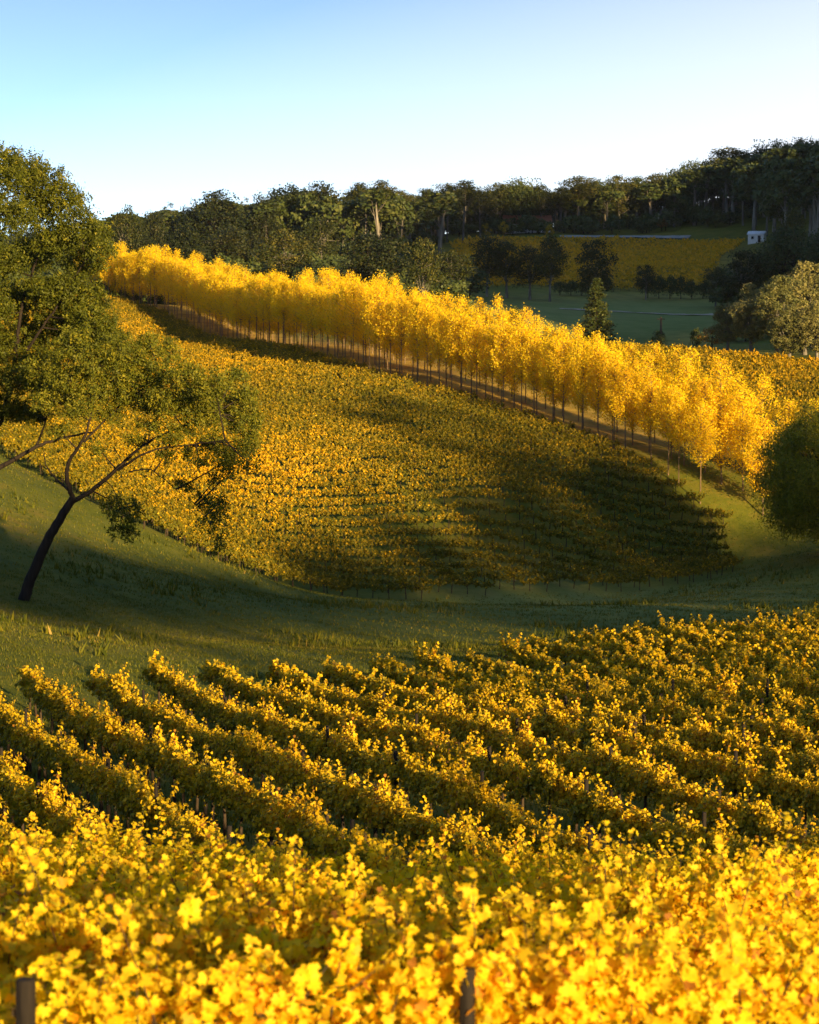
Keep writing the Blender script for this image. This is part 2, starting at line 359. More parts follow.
# ------------------------------------------------------------------ grape vines
def vine(seed, nshoot, nleaf, lsize, tmpl, height=1.0, cane=True, green=.55):
    rng = np.random.default_rng(seed)
    wd, fo = G(), G()
    lean = rng.normal(0, .06)
    tp = [(0, 0, -.15), (lean * .5 + rng.normal(0, .02), rng.normal(0, .02), .3), (lean + rng.normal(0, .03), rng.normal(0, .03), .62), (lean * .6, 0, .88)]
    tube(wd, bez(tp[0], tp[1], tp[2], 6), np.linspace(.05, .035, 6), 6)
    tube(wd, bez(tp[2], ((tp[2][0] + tp[3][0]) / 2, 0, .8), tp[3], 4), np.linspace(.037, .033, 4), 6)
    for s in (-1, 1):
        tube(wd, bez(tp[3], (s * .3, rng.normal(0, .03), .95), (s * .78, 0, .88 + rng.normal(0, .03)), 6), np.linspace(.03, .016, 6), 5)
    C, N = [], []
    for k in range(nshoot):
        x0 = -.8 + 1.6 * (k + rng.random()) / nshoot
        z0 = .84 + rng.normal(0, .04)
        droop = rng.random() < .38
        L = rng.uniform(.4, .62) * height
        if rng.random() < .1: L *= 1.65
        dx, dy = rng.normal(0, .2), np.clip(rng.normal(0, .13), -.25, .25)
        if droop:
            L = rng.uniform(.4, .75)
            sgn = rng.choice((-1, 1))
            p0, p1, p2 = (x0, 0, z0), (x0 + dx * .4, sgn * .22, z0 + .25), (x0 + dx, sgn * rng.uniform(.2, .4), z0 - L * rng.uniform(-.1, .35))
        else:
            p0, p1, p2 = (x0, 0, z0), (x0 + dx * .5, dy * .5, z0 + L * .6), (x0 + dx * 1.2, dy * 1.2, z0 + L)
        P = bez(p0, p1, p2, 9)
        if cane: tube(fo, P[::2], np.linspace(.0075, .003, 5), 3, 1, cap=False)
        nl = nleaf
        t = (np.arange(nl) + rng.random(nl)) / nl
        idx = t * 8; i0 = np.minimum(idx.astype(int), 7); fr = (idx - i0)[:, None]
        c_ = P[i0] * (1 - fr) + P[i0 + 1] * fr
        off = nrm(rng.normal(size=(nl, 3)) * (1, 1.2, .5)) * (rng.uniform(.04, .15, nl) * (1.25 - .75 * t))[:, None]
        C.append(c_ + off); N.append(off * 4 + (0, 0, .4) + (c_ - (0, 0, 1.1)) * (0, 3.5, .6) + rng.normal(size=(nl, 3)) * .55)
    C = np.concatenate(C); N = np.concatenate(N)
    n = len(C)
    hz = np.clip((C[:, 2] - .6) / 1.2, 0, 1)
    tone = np.clip(rng.normal(.42, .2, n) + green * (hz - .45), 0, .99)  # greener leaves low down; their darker tone also carries the rows' shaded sides
    tone[rng.random(n) < .03] = 1
    leaves(fo, C, N, lsize * rng.uniform(.65, 1.2, n) * (1.1 - .3 * hz), rng, tmpl, down=.35, tone=tone)
    return wd, fo
V_NEAR = [vine(100 + k, 50, 44, .078, LEAF_L, 1.1, green=.12) for k in range(6)]
V_MID = [vine(200 + k, 42, 42, .088, LEAF_F, 1.0) for k in range(8)]
V_FAR = [vine(300 + k, 28, 24, .145, LEAF_D, 1.0, cane=False) for k in range(6)]
V_HILL = [vine(400 + k, 18, 20, .17, LEAF_D, .95, cane=False) for k in range(6)]
def meshes(VV, nm, leafm):
    return [(smooth(w.mesh(nm + '_trunk', [M['vine_bark']])), f.mesh(nm + '_foliage', [M[leafm], M['vine_bark']])) for w, f in VV]
MN, MM = meshes(V_NEAR, 'near_vine', 'near_leaf'), meshes(V_MID, 'vine', 'vine_leaf')
rng = np.random.default_rng(5)
VH = 1.75
ROWDIR = nrm(np.array((.31, -.95)))
ang_row = math.atan2(ROWDIR[1], ROWDIR[0])
near_rows = []
for ri, d in enumerate(13.4 + 2.6 * q for q in range(9)):
    row = []
    for k in range(-8, 9):
        x = k * 1.5 + rng.normal(0, .1) + (ri % 2) * .6
        y = d + x * -.03 + rng.normal(0, .05)
        row.append((x, y))
    near_rows.append(row)
# sloping block: rows run from far left to near right
BACK = [(-20, 80), (-13, 82), (0, 91), (8, 105), (20, 120), (34, 138)]
def back_y(x): return float(np.interp(x, [b[0] for b in BACK], [b[1] for b in BACK]))
pn = np.array((-ROWDIR[1], ROWDIR[0]))       # perpendicular, towards +x
pn = pn if pn[0] > 0 else -pn
cand = []
origin = np.array((0., 42.))
for r_ in range(-16, 32):
    for k in range(-90, 30):
        q = origin + pn * r_ * 2.3 + ROWDIR * (k * 1.5 + (r_ * .37 % 1.5)) + rng.normal(0, .05, 2)
        x, y = q
        if y < 41.5 + .2 * math.sin(r_) or y > back_y(x): continue
        px = W / 2 + FPX * x / y
        if px < -260 or px > W + 330: continue
        cand.append((r_, k, x, y, px))
VROT = math.atan2(ROWDIR[1], ROWDIR[0])
def inview(px, m=12): return -m < px < W + m
cv = sorted([c_ for c_ in cand if inview(c_[4])], key=lambda q: q[3])
indiv = set((c_[0], c_[1]) for c_ in cv[:222])
rest = G()
print('vines in view', len(cv), 'all', len(cand))
allz = ground(np.array([q[2] for q in cand]), np.array([q[3] for q in cand]))
rowsd = {}
for q, z in zip(cand, allz):
    r_, k, x, y, px = q
    if (r_, k) in indiv: rowsd.setdefault(r_, []).append((y, x, z))
    else:
        w_, f_ = V_FAR[rng.integers(len(V_FAR))] if y > 80 else V_MID[rng.integers(len(V_MID))]
        a_ = VROT + (math.pi if rng.random() < .5 else 0); s_ = rng.uniform(.9, 1.12)
        Mx = np.eye(4); Mx[:3, :3] = np.array(((math.cos(a_), -math.sin(a_), 0), (math.sin(a_), math.cos(a_), 0), (0, 0, 1))) * s_; Mx[:3, 3] = (x, y, z)
        rest.merge(f_, Mx)
        ww = G(); ww.merge(w_, Mx)
        for v_, fa_, t_, m_ in zip(ww.v, w_.f, w_.t, w_.m): pass
        off = rest.n
        rest.v += ww.v; rest.f += [fa_ + off for fa_ in w_.f]; rest.t += w_.t; rest.m += [np.full_like(m_, 1) for m_ in w_.m]; rest.n += w_.n
def put_vine(variants, x, y, z, rz, label, group, s=1.0):
    t = thing('grapevine', label, 'grapevine', (x, y, z), group, rz, (1, 1, s))
    wme, fme = variants
    mobj('trunk', wme, t); mobj('foliage', fme, t)
    return t
FRONT = ['nearest'] + [ordn(q) for q in range(2, 12)]
for ri, row in enumerate(near_rows):
    vis = 0
    for (x, y) in row:
        px = W / 2 + FPX * x / y
        if not (-60 < px < W + 60): continue
        vis += 1
        put_vine(MN[rng.integers(6)], x, y, g1(x, y), (math.pi if rng.random() < .5 else 0) + rng.normal(0, .05),
                 'bright golden grapevine, %s from the left in the %s row across the bottom' % (ordn(vis), FRONT[ri]), 'golden vines in rows across the bottom', rng.uniform(.92, 1.1))
for n_, r_ in enumerate(sorted(rowsd)):
    for k, (y, x, z) in enumerate(sorted(rowsd[r_])):
        put_vine(MM[rng.integers(8)], x, y, z, VROT + (math.pi if rng.random() < .5 else 0) + rng.normal(0, .05),
                 'olive-gold grapevine, %s from the near end of the %s slanting row from the left' % (ordn(k + 1), ordn(n_ + 1)), 'vines in the slanting rows of the middle slope', rng.uniform(.88, 1.12))
o = mobj('vineyard_foliage', rest.mesh('vineyard_foliage', [M['vine_leaf'], M['vine_bark']]))
setp(o, 'distant yellow vines filling the back of the near vineyard slope', 'vines', kind='stuff')

# posts
def post_mesh(h, r):
    h -= .2
    g = G(); tube(g, [(0, 0, -.3), (0.004, 0, h * .5), (.01, .004, h - .012), (.01, .004, h)], [r, r * .97, r * .95, r * .8], 10); return smooth(g.mesh('vineyard_post', [M['post']]))
PM = [post_mesh(1.85, .05), post_mesh(2.0, .045), post_mesh(1.75, .055)]
pl = 0
for n_, r_ in enumerate(sorted(rowsd)):
    L = sorted(rowsd[r_]); pk = 0
    for k in range(2, len(L) - 1, 4):
        x = (L[k][1] + L[k + 1][1]) / 2; y = (L[k][0] + L[k + 1][0]) / 2; pk += 1
        o = mobj('vineyard_post', PM[(k + n_) % 3], loc=(x, y, g1(x, y))); o.rotation_euler = (rng.normal(0, .02), rng.normal(0, .02), rng.random() * 6)
        setp(o, 'dark timber trellis post, %s from the near end of the %s slanting vine row' % (ordn(pk), ordn(n_ + 1)), 'post', 'trellis posts among the vines')
for px, py, d, lab in ((24, 979, 13.2, 'thick dark round post top among golden leaves at the bottom left corner'), (466, 968, 13.25, 'dark square-topped post rising from the golden leaves at bottom centre')):
    P = at(px, py, d); gz = g1(P[0], P[1]); g = G(); h = P[2] - gz
    tube(g, [(0, 0, -.3), (0, 0, h * .5), (.01, 0, h - .015), (.01, 0, h)], [.06, .058, .056, .046] if px < 100 else [.048, .046, .045, .038], 12)
    setp(mobj('vineyard_post', smooth(g.mesh('thick_post', [M['post']])), loc=(P[0], P[1], gz)), lab, 'post', 'trellis posts among the vines')

# ------------------------------------------------------------------ hillside vineyards (stuff)
def in_poly(x, y, P):
    ins = np.zeros(len(x), bool); n = len(P)
    for i in range(n):
        x1, y1 = P[i]; x2, y2 = P[(i + 1) % n]
        cnd = ((y1 > y) != (y2 > y)) & (x < (x2 - x1) * (y - y1) / (y2 - y1 + 1e-12) + x1)
        ins ^= cnd
    return ins
def field(name, poly, direction, rowgap, step, protos, mats, label, seed, sc=1.0, dt=0, zone=None):
    rg = np.random.default_rng(seed); P = np.array(poly)
    u = nrm(np.array(direction, float)); w = np.array((-u[1], u[0]))
    cen = P.mean(0); Rm = np.abs(P - cen).max() * 1.6
    I, J = np.meshgrid(np.arange(-Rm, Rm, rowgap), np.arange(-Rm, Rm, step))
    q = cen + I.ravel()[:, None] * w + J.ravel()[:, None] * u + rg.normal(0, .08, (I.size, 2))
    q = q[in_poly(q[:, 0], q[:, 1], P)]
    if name == 'hillside_vines':
        q = q[(dist_poly(q[:, 0], q[:, 1], PF) > 1.1) & ((dist_poly(q[:, 0], q[:, 1], PB) > 6.5))]
    z = ground(q[:, 0], q[:, 1]); G_ = G()
    print(name, len(q))
    pick = rg.integers(len(protos), size=len(q)); base = math.atan2(u[1], u[0])
    for pi, (w_, f_) in enumerate(protos):
        sel = np.where(pick == pi)[0]
        if not len(sel): continue
        a_ = base + np.where(rg.random(len(sel)) < .5, math.pi, 0) + rg.normal(0, .05, len(sel)); s_ = rg.uniform(.85, 1.12, len(sel)) * sc
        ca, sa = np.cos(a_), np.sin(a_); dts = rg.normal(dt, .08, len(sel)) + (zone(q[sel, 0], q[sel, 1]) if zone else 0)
        for src, mt in ((f_, 0), (w_, 1)):
            for v, f, t in zip(src.v, src.f, src.t):
                pass
            v = np.concatenate(src.v); base_n = G_.n
            X = (v[None, :, 0] * ca[:, None] - v[None, :, 1] * sa[:, None]) * s_[:, None] + q[sel, 0][:, None]
            Y = (v[None, :, 0] * sa[:, None] + v[None, :, 1] * ca[:, None]) * s_[:, None] + q[sel, 1][:, None]
            Z = v[None, :, 2] * s_[:, None] + z[sel][:, None]
            G_.v.append(np.stack([X, Y, Z], -1).reshape(-1, 3).astype(np.float32)); G_.n += X.size
            for f, t in zip(src.f, src.t):
                G_.f.append((f[None] + (np.arange(len(sel)) * len(v))[:, None, None]).reshape(-1, f.shape[1]) + base_n)
                G_.t.append(np.clip(t[None] + dts[:, None], 0, 1).reshape(-1).astype(np.float32)); G_.m.append(np.full(len(f) * len(sel), mt, np.int32))
    o = mobj(name, G_.mesh(name, mats)); return setp(o, label, 'vines', kind='stuff')
def w2(px, py, d): return tuple(at(px, py, d)[:2])
HILLPOLY = [w2(20, 470, 190), w2(110, 505, 172), w2(200, 556, 179), w2(320, 598, 192), w2(450, 592, 196), w2(600, 588, 201), w2(700, 585, 203), w2(734, 576, 206), w2(736, 556, 209), w2(722, 520, 218), w2(728, 497, 223),
            w2(600, 441, 243), w2(500, 404, 260), w2(400, 374, 278), w2(320, 351, 310), w2(185, 319, 374), w2(105, 310, 398), w2(-60, 330, 380), w2(-80, 450, 215)]
zc = w2(235, 470, 222)  # yellower vines here; zone also puts the patch's sun and nearby shade into tone
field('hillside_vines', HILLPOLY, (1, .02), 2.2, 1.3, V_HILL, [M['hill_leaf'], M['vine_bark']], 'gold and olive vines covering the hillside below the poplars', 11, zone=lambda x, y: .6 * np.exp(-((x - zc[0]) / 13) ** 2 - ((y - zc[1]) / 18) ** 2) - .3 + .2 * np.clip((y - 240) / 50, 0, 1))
field('far_slope_vines', [w2(560, 352, 340), w2(700, 356, 328), w2(900, 372, 312), w2(930, 440, 262), w2(780, 430, 262), w2(700, 410, 275), w2(600, 380, 300)], (.8, -.6), 2.5, 1.5, V_HILL, [M['hill_leaf'], M['vine_bark']],
      'yellow and green vines on the strip of slope beyond the poplars', 12)
# far field: rows of vines 500 to 680 m away
V_DIST = [vine(500 + k, 6, 7, .55, LEAF_D, .9, cane=False) for k in range(4)]
field('distant_field_vines', [w2(452, 290, 512), w2(560, 290, 515), w2(640, 290, 515), w2(700, 290, 520), w2(722, 262, 590), w2(745, 243, 648), w2(700, 239, 660), w2(600, 238, 668), w2(452, 240, 668)], (1, .05), 3.6, 1.9, V_DIST, [M['far_leaf'], M['vine_bark']],
      'dim golden vines in the distant field under the wooded hill', 13, 1.0, dt=.22)

# ------------------------------------------------------------------ trees
def lobed(seed, Ht, Wd, cb, nl, lr, nleaf, ls, tr, woodm='bark', tops=0.0, flat=.75, aspect=.8, spray=.3, droop=0.0, tmpl=LEAF_D, shell=.55, limb=1.0, tone_mu=.45):
    """a tree Ht high with a crown Wd wide from cb*Ht up, built of nl leaf masses carried on limbs."""
    rg = np.random.default_rng(seed); wd, cr = G(), G()
    bend = rg.normal(0, .03 * Ht, 2)
    ttop = np.array((bend[0], bend[1], Ht * (cb + (1 - cb) * .55)))
    tp = bez((0, 0, -.3), (bend[0] * .2, bend[1] * .2, ttop[2] * .5), ttop, 8)
    tube(wd, tp, np.linspace(tr * 1.15, tr * .35, 8), 7)
    cz, rz_ = Ht * (cb + 1) / 2, Ht * (1 - cb) / 2
    L = []
    for k in range(nl):
        for _ in range(30):
            d = nrm(rg.normal(size=3)); d[2] = abs(d[2]) * (1 if rg.random() < .62 else -.8)
            rr = rg.uniform(shell, 1.0)
            p = np.array((d[0] * (Wd / 2 - lr * .6) * rr, d[1] * (Wd / 2 - lr * .6) * rr, cz + d[2] * (rz_ - lr * .5) * rr))
            if all(np.linalg.norm(p - q[0]) > lr * .85 for q in L): break
        L.append((p, lr * rg.uniform(.65, 1.2)))
    L.append((np.array((bend[0], bend[1], Ht - lr * .75)), lr * .8))
    per = nleaf // len(L)
    for p, r in L:
        a = tp[rg.integers(3, 8)]
        if limb > 0:
            tube(wd, bez(a, (a * .4 + p * .6) - (0, 0, r * .3), p, 5), np.linspace(tr * .33, tr * .08, 5) * limb, 5, cap=False)
        ns = max(6, int(per / 14)); d = nrm(rg.normal(size=(ns, 3))); d[:, 2] = np.where(rg.random(ns) < .7, np.abs(d[:, 2]), d[:, 2])
        sc = p + d * (r * rg.uniform(.5, 1.0, ns))[:, None] * (1, 1, flat)
        C = np.repeat(sc, 14, 0); N = np.repeat(d, 14, 0) + rg.normal(size=(len(C), 3)) * .6 + (0, 0, .25)
        C = C + np.clip(rg.normal(size=C.shape), -1.5, 1.5) * r * spray
        if droop: C[:, 2] -= np.abs(rg.normal(size=len(C))) * droop
        tone = np.clip(np.repeat(rg.normal(tone_mu, .14, ns), 14) + rg.normal(0, .12, len(C)), 0, 1)
        leaves(cr, C, N, ls * rg.uniform(.6, 1.3, len(C)), rg, tmpl, aspect, down=.5 if droop else None, tone=tone)
    return wd, cr
def poplar(seed, Ht=10.0, lo=.3):
    rg = np.random.default_rng(seed); wd, cr = G(), G()
    b = rg.normal(0, .12, 2)
    tp = bez((0, 0, -.3), (b[0], b[1], Ht * .5), (b[0] * .5, b[1] * .5, Ht * .95), 9)
    tube(wd, tp, np.linspace(.075, .012, 9), 6)
    CC, NN = [], []
    for k in range(96):
        t = rg.uniform(lo, .95) if k > 9 else rg.uniform(lo - .06, lo + .1)
        z0 = Ht * t; a = rg.uniform(0, 2 * math.pi)
        prof = math.sin(math.pi * min(1, max(.04, (t - lo + .18) / (1.2 - lo))) ** .8)
        L = 1.55 * prof * rg.uniform(.6, 1.15) + .15
        base = np.array((b[0] * t, b[1] * t, z0)); tip = base + (math.cos(a) * L, math.sin(a) * L, min(L * rg.uniform(.7, 1.3), Ht * 1.02 - z0))
        P = bez(base, base + (math.cos(a) * L * .65, math.sin(a) * L * .65, L * .3), tip, 6)
        tube(wd, P[::2], np.array((.025, .015, .006)), 3, cap=False)
        n = int(14 + 54 * prof * L / 1.5)
        tt = rg.uniform(.15, 1.0, n) * 5; i0 = np.minimum(tt.astype(int), 4); fr = (tt - i0)[:, None]
        c_ = P[i0] * (1 - fr) + P[i0 + 1] * fr + rg.normal(size=(n, 3)) * (.17, .17, .24)
        CC.append(c_); NN.append(rg.normal(size=(n, 3)) + (math.cos(a) * .5, math.sin(a) * .5, .4))
    C = np.concatenate(CC); N = np.concatenate(NN)
    leaves(cr, C, N, rg.uniform(.09, .19, len(C)), rg, LEAF_D, .85, tone=np.clip(rg.normal(.5, .2, len(C)), 0, 1))
    return wd, cr
def conifer(seed, Ht, Wd):
    rg = np.random.default_rng(seed); wd, cr = G(), G()
    tube(wd, [(0, 0, -.3), (0, 0, Ht * .5), (0, 0, Ht * .98)], [.3, .16, .03], 7)
    for k in range(170):
        t = rg.uniform(.06, .98); L = Wd / 2 * (1 - t) ** .8 * rg.uniform(.75, 1.12) + .15; a = rg.uniform(0, 6.283)
        base = np.array((0, 0, Ht * t)); tip = base + (math.cos(a) * L, math.sin(a) * L, -L * .22 + .1)
        P = bez(base, base + (math.cos(a) * L * .6, math.sin(a) * L * .6, L * .12), tip, 5)
        tube(wd, P[::2], np.array((.05, .03, .01)), 3, cap=False)
        n = int(16 + 26 * L); tt = rg.uniform(.1, 1, n)[:, None]
        c_ = base * (1 - tt) + tip * tt + rg.normal(size=(n, 3)) * (.22, .22, .14)
        leaves(cr, c_, rg.normal(size=(n, 3)) * .5 + (0, 0, 1), rg.uniform(.25, .5, n), rg, LEAF_D, .5)
    return wd, cr
def two(gs, nm, leafm, woodm='bark'):
    return smooth(gs[0].mesh(nm + '_trunk', [M[woodm]])), gs[1].mesh(nm + '_crown', [M[leafm]])
def put_tree(name, pair, label, cat, x, y, group=None, sc=(1, 1, 1), rz=0, sink=0.0):
    t = thing(name, label, cat, (x, y, g1(x, y) - sink), group, rz, tuple(float(q) for q in sc))
    mobj('trunk', pair[0], t); mobj('crown', pair[1], t)
    return t

# --- poplars: three lines along the top of the hillside vineyard
POP = [two(poplar(700 + k, lo=.4), 'poplar', 'poplar_leaf', 'thin_bark') for k in range(7)]
POPB = [two(poplar(720 + k, lo=.2), 'poplar', 'poplar_leaf', 'thin_bark') for k in range(5)]
seg = np.hypot(*np.diff(PL[:, :2], axis=0).T); cum = np.concatenate([[0], np.cumsum(seg)])
def on_line(s):
    return np.array((np.interp(s, cum, PL[:, 0]), np.interp(s, cum, PL[:, 1])))
tot = cum[-1]
rng = np.random.default_rng(21)
pn2 = nrm(np.array((PL[-1][1] - PL[0][1], -(PL[-1][0] - PL[0][0]))))
pn2 = pn2 if pn2[1] > 0 else -pn2
for li, (off, nmn) in enumerate(((-3.6, 'front'), (-.4, 'middle'), (3.2, 'back'))):
    s = -3 + li * 1.1; k = 0; pos = []
    while s < tot + (-2, 4, 12)[li]:
        q = on_line(np.clip(s, 0, tot)) + (on_line(tot) - on_line(tot - 5)) / 5 * max(0, s - tot) + (on_line(5) - on_line(0)) / 5 * min(0, s)
        q = q + pn2 * off + rng.normal(0, .25, 2); pos.append(q); s += rng.uniform(2.3, 3.2) * (1, 1.05, 1.15)[li]
    for q in pos:
        k += 1
        fr = np.interp(q[1], (225, 270, 400), (1.0, 1.0, .94)); hs = fr * rng.uniform(.86, 1.07)
        ws = rng.uniform(.85, 1.12)
        put_tree('poplar_tree', POP[rng.integers(7)] if li == 0 else POPB[rng.integers(5)], 'slender golden poplar, %s from the left in the %s line of the poplar row' % (ordn(k), nmn), 'poplar', q[0], q[1],
                 'golden poplars along the vineyard ridge', (ws, ws, hs), rng.random() * 6.28)
    print('poplars', nmn, k)

# --- skyline and mid-distance trees
def variants(n, seed, leafm, woodm, **kw):
    return [two(lobed(seed + k, **kw), 'tree', leafm, woodm) for k in range(n)]
M['grey_bark'] = solid('grey_bark', [(.3, (.05, .047, .04)), (.7, (.16, .15, .13))], 1.2, bump=.2, stretch=(1, 1, .25))
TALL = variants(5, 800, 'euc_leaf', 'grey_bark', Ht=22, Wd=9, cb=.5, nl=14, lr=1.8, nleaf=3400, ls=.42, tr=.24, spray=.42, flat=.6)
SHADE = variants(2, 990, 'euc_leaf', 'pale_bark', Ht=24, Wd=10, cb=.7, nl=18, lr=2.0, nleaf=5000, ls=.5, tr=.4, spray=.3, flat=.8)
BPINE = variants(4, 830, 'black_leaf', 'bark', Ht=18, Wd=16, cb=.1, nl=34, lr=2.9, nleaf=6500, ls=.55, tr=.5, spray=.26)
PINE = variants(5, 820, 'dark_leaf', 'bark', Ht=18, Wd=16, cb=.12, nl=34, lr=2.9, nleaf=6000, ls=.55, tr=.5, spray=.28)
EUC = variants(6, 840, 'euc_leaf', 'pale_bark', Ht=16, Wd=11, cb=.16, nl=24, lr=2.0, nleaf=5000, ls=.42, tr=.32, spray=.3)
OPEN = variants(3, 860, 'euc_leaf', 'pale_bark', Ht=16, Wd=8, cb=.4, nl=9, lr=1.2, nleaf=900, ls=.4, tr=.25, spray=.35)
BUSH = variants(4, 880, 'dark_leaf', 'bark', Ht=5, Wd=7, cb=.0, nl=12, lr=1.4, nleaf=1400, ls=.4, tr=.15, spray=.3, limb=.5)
GOLD = variants(2, 900, 'hill_leaf', 'thin_bark', Ht=10, Wd=6, cb=.2, nl=10, lr=1.2, nleaf=1200, ls=.4, tr=.15)
RUST = variants(2, 910, 'rust_leaf', 'bark', Ht=8, Wd=8, cb=.15, nl=12, lr=1.4, nleaf=1400, ls=.4, tr=.2)
NOM = {id(TALL): (22, 8), id(PINE): (18, 16), id(BPINE): (18, 16), id(EUC): (16, 11), id(OPEN): (16, 8), id(BUSH): (5, 7), id(GOLD): (10, 6), id(RUST): (8, 8)}
rng = np.random.default_rng(77)
def tree_at(kind, px, top, d, wpx, name, label, cat, group=None):
    P = at(px, top, d); gz = g1(P[0], P[1]); h = max(3.0, P[2] - gz); w = wpx / FPX * d
    nh, nw = NOM[id(kind)]
    s = w / nw
    return put_tree(name, kind[rng.integers(len(kind))], label, cat, P[0], P[1], group, (s, s, h / nh), rng.random() * 6.28)
SKY = [(24, 'p', 640, 228, 40), (60, 'e', 600, 224, 44), (96, 't', 560, 226, 34),
       (125, 'e', 470, 205, 36), (151, 'p', 560, 211, 34), (170, 'o', 600, 202, 22), (188, 'p', 580, 208, 36), (216, 'p', 570, 192, 66), (246, 'o', 640, 197, 18), (264, 'p', 580, 196, 34),
       (290, 'p', 590, 184, 60), (322, 'p', 600, 184, 62), (347, 'p', 620, 200, 30), (360, 't', 650, 182, 24), (379, 't', 650, 180, 28), (400, 't', 660, 190, 24), (413, 't', 690, 194, 20), (427, 't', 670, 188, 22),
       (447, 't', 670, 183, 24), (463, 't', 660, 180, 30), (480, 't', 690, 190, 24), (497, 'e', 700, 182, 34), (519, 'p', 700, 177, 46), (541, 'e', 700, 184, 32), (560, 't', 700, 187, 30), (580, 't', 700, 176, 34),
       (600, 'p', 710, 178, 42), (620, 'e', 710, 174, 40), (640, 'p', 720, 176, 40), (656, 'e', 720, 172, 40), (676, 'p', 720, 168, 46), (694, 'p', 730, 160, 44), (713, 'e', 730, 156, 44), (730, 't', 740, 147, 36),
       (744, 'p', 740, 152, 44), (762, 'e', 740, 146, 40), (778, 'p', 740, 139, 46), (798, 'e', 750, 137, 44), (818, 'p', 750, 139, 52), (845, 'p', 750, 136, 54), (872, 'e', 750, 132, 50)]
KD = {'t': (TALL, 'eucalyptus_tree', 'tall pale-trunked eucalypt', 'eucalypt'), 'p': (PINE, 'pine_tree', 'dark dense round-topped pine', 'pine'), 'e': (EUC, 'eucalyptus_tree', 'dark spreading eucalypt', 'eucalypt'), 'o': (OPEN, 'eucalyptus_tree', 'thin see-through eucalypt', 'eucalypt')}
cnt = 0
for px, kk, d, top, w in SKY:
    K, nm, lb, ct = KD[kk]; cnt += 1
    if kk == 'p' and px < 360: K = BPINE
    tree_at(K, px, top, d, w * (1.12 if kk != 't' else 1.25), nm, '%s on the skyline, %s of the skyline trees from the left' % (lb, ordn(cnt)), ct, 'trees along the skyline')
MID = [(EUC, 'eucalyptus_tree', 286, 228, 440, 62, 'eucalypt with sunlit flat top and pale forked trunks behind the left poplars', 'eucalypt'),
       (BPINE, 'pine_tree', 372, 232, 420, 72, 'broad dark pine with golden flecks behind the poplars, left of the round sunlit gum', 'pine'),
       (EUC, 'eucalyptus_tree', 424, 236, 395, 46, 'round-crowned gum glowing gold on its right side behind the poplars', 'eucalypt'),
       (BPINE, 'pine_tree', 230, 226, 500, 60, 'dark green rounded pine below the skyline trees at left', 'pine'),
       (EUC, 'eucalyptus_tree', 322, 216, 520, 44, 'brownish-green bushy eucalypt between the two big dark pines', 'eucalypt'),
       (BPINE, 'pine_tree', 185, 226, 480, 48, 'low dark pine just above the left end of the poplars', 'pine'),
       (BPINE, 'pine_tree', 142, 236, 470, 36, 'small dark pine beside the left end of the poplar row', 'pine'),
       (EUC, 'eucalyptus_tree', 452, 250, 450, 46, 'dark drooping eucalypt at the left edge of the distant golden field', 'eucalypt'),
       (EUC, 'eucalyptus_tree', 487, 236, 490, 40, 'dark slim eucalypt, leftmost of the clump before the distant golden field', 'eucalypt'),
       (EUC, 'eucalyptus_tree', 507, 240, 490, 44, 'dark eucalypt in the middle of the clump before the distant field', 'eucalypt'),
       (EUC, 'eucalyptus_tree', 530, 246, 490, 44, 'low dark eucalypt on the right of the clump before the distant field', 'eucalypt'),
       (EUC, 'eucalyptus_tree', 550, 234, 485, 38, 'dark upright eucalypt at the right end of the clump below the house', 'eucalypt'),
       (GOLD, 'poplar_tree', 487, 223, 660, 10, 'small golden-tipped tree above the leftmost clump tree in the distance', 'tree'),
       (GOLD, 'poplar_tree', 504, 221, 660, 11, 'small pointed golden tree left of the distant house', 'tree'),
       (GOLD, 'poplar_tree', 550, 224, 660, 10, 'small golden tree right of the distant house', 'tree'),
       (RUST, 'autumn_tree', 530, 217, 735, 24, 'rusty orange tree rising behind the distant house roof', 'tree'),
       (RUST, 'autumn_tree', 421, 222, 700, 9, 'small rust-brown tree among the tall pale trunks', 'tree'),
       (RUST, 'autumn_tree', 662, 219, 690, 16, 'small brown autumn tree at the foot of the wooded hill', 'tree'),
       (EUC, 'eucalyptus_tree', 596, 238, 440, 44, 'dark loose-crowned gum standing above the pointed conifer', 'eucalypt'),
       (EUC, 'eucalyptus_tree', 646, 264, 500, 24, 'small dark tree at the left end of the far hedge', 'tree'),
       (EUC, 'eucalyptus_tree', 745, 250, 470, 52, 'dark spreading tree at the right edge of the distant field', 'tree'),
       (PINE, 'pine_tree', 785, 226, 470, 62, 'big dark pine below the right-hand hill, right of the white shed', 'pine'),
       (EUC, 'eucalyptus_tree', 795, 208, 500, 34, 'gum with a sunlit pale tip against the dark hill at right', 'eucalypt'),
       (PINE, 'pine_tree', 825, 228, 460, 56, 'dark pine cut by the right edge of the frame below the hill', 'pine'),
       (EUC, 'eucalyptus_tree', 716, 266, 480, 30, 'small dark tree on the hedge end left of the spreading dark tree', 'tree'),
       (BUSH, 'bush', 515, 306, 360, 20, 'round green-gold bush poking above the poplars at centre', 'bush'),
       (BUSH, 'bush', 660, 334, 372, 16, 'small dark bush at the foot of the utility pole', 'bush'),
       (BUSH, 'bush', 696, 328, 372, 18, 'small dark shrub on the green field right of the utility pole', 'bush'),
       (RUST, 'autumn_bush', 712, 328, 352, 34, 'brownish twiggy bush left of the sunlit grey-green gums', 'bush'),
       (BUSH, 'bush', 470, 266, 470, 50, 'broad dark bush at the left end of the green field', 'bush'),
       (BUSH, 'bush', 440, 276, 440, 40, 'dark bush behind the poplars under the drooping eucalypt', 'bush'),
       ]
for K, nm, px, top, d, w, lab, cat in MID: tree_at(K, px, top, d, w * 1.1, nm, lab, cat)
